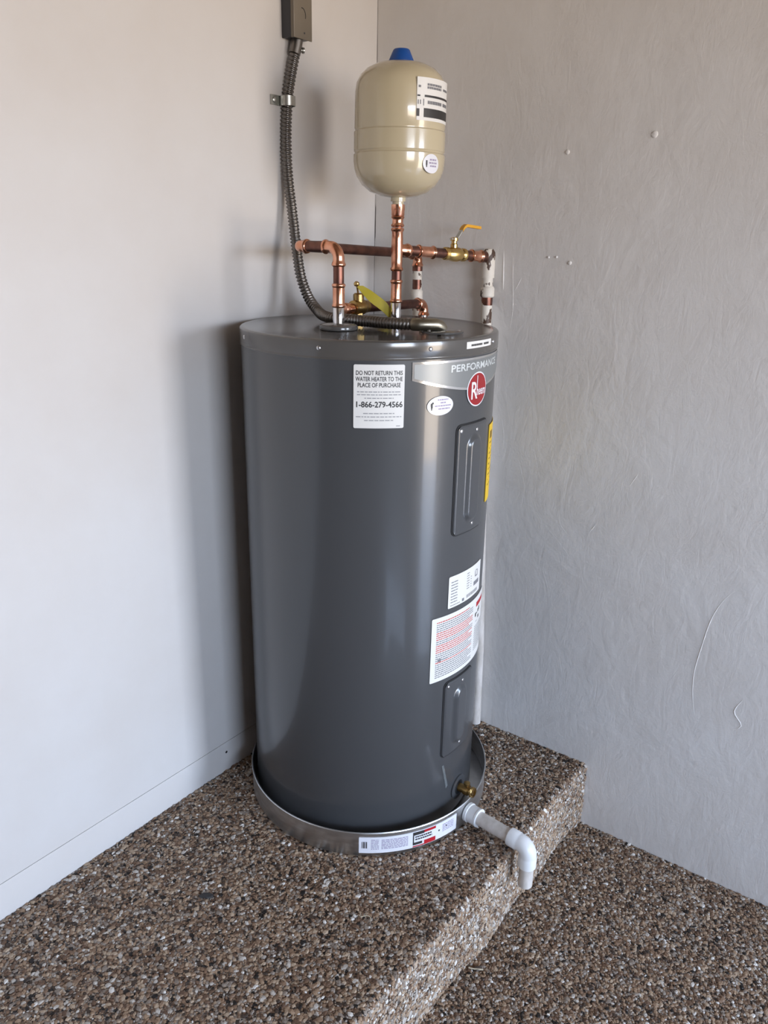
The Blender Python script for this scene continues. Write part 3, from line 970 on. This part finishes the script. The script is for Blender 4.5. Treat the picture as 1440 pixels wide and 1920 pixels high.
# ------------------------------------------------------------------ relief valve and discharge pipe
RX = 0.212
rv = thing('relief_valve', 'brass relief valve with a hanging yellow tag on the heater lid', 'valve', (RX, -0.335, TOPZ))
mk('valve_stem', lathe([(0.017, 0.0), (0.017, 0.008), (0.0115, 0.009), (0.0115, 0.022)], (RX, -0.335, TOPZ), seg=6), M['dull_brass'], rv, ang=30)
mk('valve_body', join(lathe([(0.0115, -0.022), (0.0155, -0.02), (0.0165, -0.004), (0.0185, 0.006), (0.0165, 0.016), (0.0140, 0.019), (0.0140, 0.03)], (RX, -0.335, TOPZ + 0.032), (0, 1, 0), 22),
                      lathe([(0.0125, -0.01), (0.0125, 0.018), (0.009, 0.021)], (RX, -0.335, TOPZ + 0.042), seg=20)), M['dull_brass'], rv, ang=35)
mk('inlet_cap', lathe([(0.0125, 0.0), (0.0140, 0.004), (0.0140, 0.012), (0.0118, 0.014), (0.0118, 0.03)], (RX, -0.390, TOPZ + 0.030), (0, 1, 0), 20), M['copper'], rv)
mk('test_lever', lathe([(0.0022, 0.0), (0.0022, 0.03)], (RX + 0.002, -0.338, TOPZ + 0.056), (0.05, -0.3, 1), 10), M['brass'], rv)
mk('tag_ring', lathe([(0.006, 0.0), (0.007, 0.004), (0.005, 0.008)], (RX + 0.002, -0.346, TOPZ + 0.080), (0.4, -0.2, 1), 12), M['brass'], rv)
# twisted tag
tp, _s = spline([(RX + 0.010, -0.345, TOPZ + 0.080), (RX + 0.020, -0.338, TOPZ + 0.070), (RX + 0.032, -0.320, TOPZ + 0.052), (RX + 0.048, -0.302, TOPZ + 0.034), (RX + 0.062, -0.292, TOPZ + 0.014)], 0.006)
V, F = [], []
nt_ = len(tp)
for i, p in enumerate(tp):
    s = i / (nt_ - 1)
    ang = math.radians(-35 + 70 * s)
    wd = 0.023 * (0.35 + 0.65 * math.sin(math.pi * min(1, 0.12 + s * 0.82)) ** 0.6)
    dv_ = Vector((0.55 * math.cos(ang), 0.42 * math.cos(ang), math.sin(ang) + 0.55)).normalized()
    nrm = Vector((0.7, -0.65, 0.3)).normalized() * 0.0005
    for sg, tk in ((-1, -1), (1, -1), (1, 1), (-1, 1)):
        V.append(tuple(Vector(p) + dv_ * (sg * wd / 2) + nrm * tk))
    if i:
        for k in range(4):
            k2 = (k + 1) % 4
            F.append((4 * i - 4 + k, 4 * i - 4 + k2, 4 * i + k2, 4 * i + k))
F += [(3, 2, 1, 0), tuple(range(4 * nt_ - 4, 4 * nt_))]
mk('tag', (V, F), M['tag'], rv, ang=50, label='curled yellow tag')
DZ = TOPZ + 0.030
DC = (RX - 0.004, -0.062, DZ - 0.003)
dc = thing('discharge_pipe', 'tarnished copper pipe from the relief valve, turning down behind the heater', 'pipe', (RX, -0.306, DZ))
mk('outlet_pipe', tube([(RX, -0.308, DZ), (DC[0], DC[1] - 0.024, DC[2])], PR_, 22), M['old_copper'], dc)
mk('elbow', elbow((RX, -0.308, DZ), DC, (DC[0] + 0.012, DC[1], DC[2] - 0.3), 0.018, 0.014), M['copper'], dc)
mk('drop_pipe', tube([(DC[0] + 0.0006, DC[1], DC[2] - 0.030), (DC[0] + 0.004, DC[1], 0.10)], PR_, 20), M['old_copper'], dc)

# ------------------------------------------------------------------ expansion tank
xt = thing('expansion_tank', 'cream expansion tank with blue cap on top of the copper riser', 'tank', (x2, y2, 1.409))
ax = (0.003, 0.0, 1.0)
RT = 0.0975
prof = [(0.016, 1.424), (0.040, 1.4275), (0.062, 1.435), (0.080, 1.449), (0.091, 1.465), (0.0962, 1.480), (RT + 0.0006, 1.494), (RT + 0.0008, 1.508), (RT - 0.0014, 1.5105), (RT - 0.0018, 1.5125), (RT, 1.515),
        (RT, 1.552), (RT - 0.0022, 1.5545), (RT - 0.0022, 1.5570), (RT - 0.001, 1.5595), (RT - 0.0016, 1.60), (RT - 0.002, 1.628), (0.0930, 1.645), (0.0855, 1.659), (0.073, 1.671), (0.055, 1.680), (0.035, 1.6845), (0.012, 1.686), (0.001, 1.686)]
mk('shell', lathe(prof, (x2, y2, 0), seg=96), M['cream'], xt, ang=30)
mk('neck', lathe([(0.0125, 1.4095), (0.0125, 1.416), (0.0165, 1.4165), (0.0165, 1.425)], (x2, y2, 0), seg=24), M['cream'], xt)
mk('valve_cap', lathe([(0.0265, 1.685), (0.0265, 1.688), (0.0175, 1.7075), (0.0155, 1.7095), (0.002, 1.710)], (x2, y2, 0), seg=32), M['blue'], xt, ang=35)
def tcyl(a, z):
    return cyl_map(x2, y2, RT - 0.001, a, z)
# its camera-facing side is about -54 degrees
f = tcyl(-3.0, 1.606)
lab = mk('label', patch(rrect(0.106, 0.078, 0.001, 0.003), f, 0.0006, 0.0, 12), M['paper'], xt, ang=30, label='white printed label with black bars')
mk('black_bars', bars([(-0.036, 0.05, 0.0035, 0.0075), (-0.052, -0.046, 0.004, 0.007), (-0.037, 0.05, -0.033, -0.0165), (-0.053, -0.047, -0.032, -0.018)], f, 0.0011), M['ink'], lab, ang=0)
mk('small_print', join(dashes([(-0.030, 0.012, 0.019), (-0.030, 0.012, 0.0245), (-0.050, -0.045, 0.02), (0.02, 0.045, 0.02)], f, 0.0011, 41, 0.0042, (0.003, 0.008), 0.001),
                       dashes([(-0.028, 0.016, -0.0085), (0.02, 0.045, -0.0085)], f, 0.0011, 42, 0.006, (0.002, 0.004), 0.0008),
                       bars([(-0.039, -0.037, -0.012, 0.000), (-0.046, -0.044, -0.010, -0.002), (-0.051, -0.049, -0.010, -0.002)], f, 0.0011)), M['ink_mid'], lab, ang=0)
f = tcyl(-11.5, 1.4875)
st = mk('service_sticker', patch(oval(0.044, 0.037, 48), f, 0.0008, 0.0020, 8), M['gloss_white'], xt, ang=30, label='round white sticker')
mk('emblem', bars([(-0.0150, -0.0115, -0.003, 0.006), (-0.0145, -0.012, -0.007, -0.003)], f, 0.0032), M['ink'], st, ang=0)
mk('small_print', dashes([(-0.005, 0.014, 0.006), (-0.007, 0.016, 0.000), (-0.004, 0.013, -0.006)], f, 0.0032, 45, 0.003), M['ink_purple'], st, ang=0)

# ------------------------------------------------------------------ electrical conduit, strap and box
cd = thing('flexible_conduit', 'dark ribbed metal conduit curving from the wall box down to the heater lid', 'conduit', (0.018, -0.32, 1.75))
cp = [(0.020, -0.322, 1.735), (0.0165, -0.336, 1.68), (0.0145, -0.3465, 1.626), (0.0145, -0.353, 1.549), (0.020, -0.356, 1.471), (0.036, -0.361, 1.392), (0.060, -0.374, 1.309), (0.080, -0.383, 1.252), (0.105, -0.386, 1.208),
      (0.145, -0.398, 1.1805), (0.190, -0.425, 1.1735), (0.240, -0.4385, 1.1728), (0.318, -0.436, 1.1728), (0.390, -0.438, 1.1735), (0.440, -0.432, 1.1750)]
P, s = spline(cp, 0.00155)
rr = 0.0108 + 0.0013 * np.sin(2 * np.pi * s / 0.0068)
# ribs lean round the hose like wound strip
V, F = [], []
seg = 16
T = np.gradient(P, axis=0)
T /= np.linalg.norm(T, axis=1, keepdims=True)
uu = np.array([1.0, 0.0, 0.0])
ka = np.arange(seg) * 2 * np.pi / seg
for i in range(len(P)):
    uu = uu - T[i] * (uu @ T[i])
    uu /= np.linalg.norm(uu)
    vv = np.cross(T[i], uu)
    ri = 0.0107 + 0.0016 * np.tanh(2.2 * np.sin(2 * np.pi * s[i] / 0.0080 + ka)) / 0.97
    for k in range(seg):
        V.append(tuple(P[i] + uu * (ri[k] * math.cos(ka[k])) + vv * (ri[k] * math.sin(ka[k]))))
    if i:
        n = seg * i
        for k in range(seg):
            k2 = (k + 1) % seg
            F.append((n - seg + k, n - seg + k2, n + k2, n + k))
mk('hose', (V, F), M['flex'], cd, ang=60)
ub = mk('upper_connector', join(tube([(0.021, -0.3185, 1.7535), (0.0200, -0.3215, 1.738), (0.019, -0.326, 1.722)], [0.0135, 0.0135, 0.0130], 20)), M['flex'], cd)
mk('clamp_screw', lathe([(0.0040, 0), (0.0040, 0.006), (0.0062, 0.007), (0.0062, 0.011), (0.002, 0.012)], (0.024, -0.3155, 1.731), (0.4, 0.9, 0), 12), M['zinc'], ub)
lc = mk('end_connector', tube([(0.432, -0.433, 1.1750), (0.446, -0.430, 1.1752), (0.4462, -0.4299, 1.1752), (0.459, -0.420, 1.1755), (0.469, -0.405, 1.1750), (0.4725, -0.394, 1.1715), (0.473, -0.388, 1.1655)],
                              [0.0134, 0.0134, 0.0122, 0.0124, 0.0124, 0.0124, 0.0126], 22), M['conn'], cd)
mk('clamp_screw', lathe([(0.003, 0), (0.005, 0.001), (0.005, 0.004), (0.001, 0.005)], (0.452, -0.424, 1.1895), seg=12), M['steel'], lc)

cs = thing('conduit_strap', 'one-hole metal strap pinning the conduit to the smooth wall', 'strap', (0.0, -0.3465, 1.626))
V, F = [], []
for zz_, in ((1.6165,), (1.6355,)):
    pass
path = [(0.0022, -0.388), (0.0022, -0.362)] + [(0.0150 + 0.0158 * math.cos(a), -0.3465 + 0.0158 * math.sin(a)) for a in np.linspace(math.radians(-150), math.radians(110), 16)] + [(0.0022, -0.330)]
for i, (x_, y_) in enumerate(path):
    for z_, o_ in ((1.616, 0), (1.636, 0), (1.636, 0.0016), (1.616, 0.0016)):
        if i < 2 or i == len(path) - 1:
            V.append((x_ + o_, y_, z_))
        else:
            dx, dy = x_ - 0.015, y_ + 0.3465
            l_ = math.hypot(dx, dy)
            V.append((x_ + dx / l_ * o_, y_ + dy / l_ * o_, z_))
    if i:
        for k in range(4):
            k2 = (k + 1) % 4
            F.append((4 * i - 4 + k, 4 * i - 4 + k2, 4 * i + k2, 4 * i + k))
F += [(3, 2, 1, 0), tuple(range(len(V) - 4, len(V)))]
mk('band', (V, F), M['zinc'], cs, ang=40)
mk('screw', lathe([(0.006, 0), (0.0058, 0.002), (0.004, 0.0035), (0.001, 0.004)], (0.0036, -0.3775, 1.626), (1, 0, 0), 14), M['zinc'], cs)

eb = thing('electrical_box', 'narrow taupe metal electrical box at the top of the smooth wall', 'electrical box', (0.02, -0.31, 1.752))
mk('body', bbox(0.0, 0.036, -0.346, -0.292, 1.7515, 1.96, 0.002), M['boxdark'], eb, ang=35)
cv = mk('cover', join(bbox(0.036, 0.0395, -0.3485, -0.2895, 1.7495, 1.962, 0.0015), bbox(0.030, 0.037, -0.3485, -0.3465, 1.7495, 1.962, 0.0008)), M['boxpaint'], eb, ang=35, label='taupe front cover')
kn = [(0.0396, -0.322 + 0.011 * math.cos(a), 1.795 + 0.014 * math.sin(a)) for a in np.linspace(math.radians(-20), math.radians(100), 12)]
mk('knockout_slot', tube(kn, 0.0008, 8), M['gasket'], cv)
mk('screw', lathe([(0.0022, 0), (0.0018, 0.001), (0.0006, 0.0014)], (0.0394, -0.315, 1.762), (1, 0, 0), 10), M['boxdark'], cv)

# ------------------------------------------------------------------ drain pan
pan = thing('drain_pan', 'shallow round galvanised pan under the water heater', 'drain pan', (PCX, PCY, 0))
HP = 0.064
mk('pan_wall', lathe([(PR - 0.0022, 0.006), (PR - 0.0022, HP - 0.003), (PR - 0.003, HP - 0.001), (PR - 0.002, HP + 0.0012), (PR, HP + 0.0014), (PR + 0.0012, HP - 0.0004), (PR + 0.0006, HP - 0.0022), (PR - 0.0006, HP - 0.003), (PR - 0.0008, 0.002), (PR - 0.003, 0.0)],
                     (PCX, PCY, 0), seg=160, cap0=False, cap1=False), M['galv'], pan, ang=50)
mk('pan_floor', lathe([(PR - 0.002, 0.0005), (PR - 0.002, 0.0045), (0.01, 0.0045)], (PCX, PCY, 0), seg=120), M['galv'], pan)
def pcyl(a, z):
    return cyl_map(PCX, PCY, PR - 0.0004, a, z)
f = pcyl(-33.0, 0.0310)
wl_ = math.radians(47.5) * PR
plb = mk('product_label', patch(rrect(wl_, 0.043, 0.001), f, 0.0006, 0.0002, 16), M['gloss_white'], pan, ang=30, label='long white and red product label')
mk('red_block', bars([(0.029, 0.060, 0.0135, 0.0205), (0.029, 0.060, -0.0205, -0.0085), (0.000, 0.029, -0.0205, -0.0175)], f, 0.0011), M['strong_red'], plb, ang=0)
mk('black_block', bars([(0.000, 0.029, 0.012, 0.0205), (0.000, 0.003, -0.014, 0.012), (0.000, 0.024, -0.0150, -0.008), (0.068, 0.072, 0.000, 0.004), (0.090, 0.093, 0.004, 0.008)], f, 0.0011), M['ink'], plb, ang=0)
mk('small_print', join(dashes([(0.006, 0.050, 0.005), (0.006, 0.050, -0.002)], f, 0.0011, 51, 0.004, (0.003, 0.006), 0.001),
                       bars([(-0.119 + 0.0032 * k, -0.1175 + 0.0032 * k + 0.0008 * (k % 2), -0.008, 0.010) for k in range(4)], f, 0.0011)), M['ink'], plb, ang=0)
mk('pale_print', join(dashes([(-0.098, -0.080, 0.014 - 0.0042 * k) for k in range(7)], f, 0.0011, 52, 0.0018), dashes([(-0.074, -0.012, 0.013 - 0.0040 * k) for k in range(7)], f, 0.0011, 53, 0.0020),
                      dashes([(0.080, 0.115, 0.012 - 0.0045 * k) for k in range(5)], f, 0.0011, 54, 0.002)), M['ink_purple'], plb, ang=0)

# ------------------------------------------------------------------ white drain pipe
ZP = 0.032
dp = thing('drain_pipe', 'white plastic drain pipe with elbow from the pan over the step edge', 'pipe', (PCX + PR, -0.398, ZP))
pd = Vector((0.988, -0.10, 0.0)).normalized()
p0 = Vector((PCX + PR + 0.0015, -0.398, ZP))
def dpp(t):
    return p0 + pd * t
cor = dpp(0.172)
mk('adapter', join(lathe([(0.0215, 0.0), (0.0235, 0.001), (0.0235, 0.008), (0.0215, 0.010), (0.0215, 0.030), (0.0225, 0.031), (0.0225, 0.035), (0.0180, 0.0355)], p0, pd, 32),), M['pvc'], dp, ang=35)
mk('pipe', tube([dpp(0.034), dpp(0.13)], 0.0168, 28), M['pvc_old'], dp)
low = cor + Vector((0.004, 0, -0.2))
A = arc_corner(tuple(p0), tuple(cor), tuple(low), 0.022, 12)
a_, b_ = Vector(A[0]), Vector(A[-1])
pth = [a_ - pd * 0.028, a_ - pd * 0.0275, a_ - pd * 0.006, a_ - pd * 0.005] + [Vector(q) for q in A] + [b_ + Vector((0, 0, -0.005)), b_ + Vector((0, 0, -0.006)), b_ + Vector((0, 0, -0.030)), b_ + Vector((0, 0, -0.0305))]
rd = [0.0200, 0.0212, 0.0212, 0.0205] + [0.0203] * len(A) + [0.0205, 0.0212, 0.0212, 0.0200]
mk('elbow', tube(pth, rd, 30), M['pvc'], dp, ang=40)
mk('drop_pipe', tube([b_ + Vector((0, 0, -0.028)), b_ + Vector((0, 0, -0.085))], 0.0168, 28), M['pvc_old'], dp)

# ------------------------------------------------------------------ small litter on the floor
def chip(c, rx, ry, rz, rot, seed):
    rd = random.Random(seed)
    V, F = [], []
    n = 9
    rings = [(0.75, 0.0), (1.0, 0.4), (0.85, 0.85), (0.4, 1.0)]
    js = [rd.uniform(0.75, 1.15) for _ in range(n)]
    for s, h in rings:
        for k in range(n):
            a = 2 * math.pi * k / n
            x_, y_ = rx * s * js[k] * math.cos(a), ry * s * js[k] * math.sin(a)
            V.append((c[0] + x_ * math.cos(rot) - y_ * math.sin(rot), c[1] + x_ * math.sin(rot) + y_ * math.cos(rot), c[2] + rz * h))
    for i in range(len(rings) - 1):
        for k in range(n):
            k2 = (k + 1) % n
            F.append((i * n + k, i * n + k2, (i + 1) * n + k2, (i + 1) * n + k))
    F += [tuple(reversed(range(n))), tuple(range(3 * n, 4 * n))]
    return V, F
tag(mk('stone_chip', chip((0.286, -0.939, -0.001), 0.015, 0.008, 0.005, 0.7, 5), M['dark_stone'], ang=0, loc=(0.286, -0.939, 0.0)), 'flat dark stone chip lying on the pebble slab near the left wall', 'stone')
tag(mk('bark_chip', chip((0.765, -0.590, S_LOW - 0.001), 0.012, 0.007, 0.006, 0.9, 8), M['twig_dark'], ang=0, loc=(0.765, -0.590, S_LOW)), 'small brown chip on the lower floor at the foot of the step', 'bark')
P, s = spline([(0.748, -0.602, S_LOW + 0.004), (0.760, -0.597, S_LOW + 0.004), (0.776, -0.586, S_LOW + 0.003)], 0.003)
tag(mk('straw', tube(P, 0.0016, 8), M['twig'], loc=tuple(P[0])), 'short pale straw lying beside the brown chip', 'straw')
P, s = spline([(0.583, -0.782, 0.003), (0.592, -0.774, 0.005), (0.600, -0.772, 0.005), (0.606, -0.777, 0.003)], 0.003)
tag(mk('fibre', tube(P, 0.0009, 8), M['twig'], loc=tuple(P[0])), 'thin pale curved fibre on the raised slab below the pan', 'fibre')

# fine print: too small to pick apart letter by letter
for o in scene.objects:
    if o.type == 'MESH' and o.name.split('.')[0] in ('lettering', 'small_print', 'red_print', 'phone_number', 'marks', 'pictogram', 'small_symbol', 'black_bars', 'pale_print', 'red_block', 'black_block', 'emblem', 'red_heading'):
        o['kind'] = 'stuff'
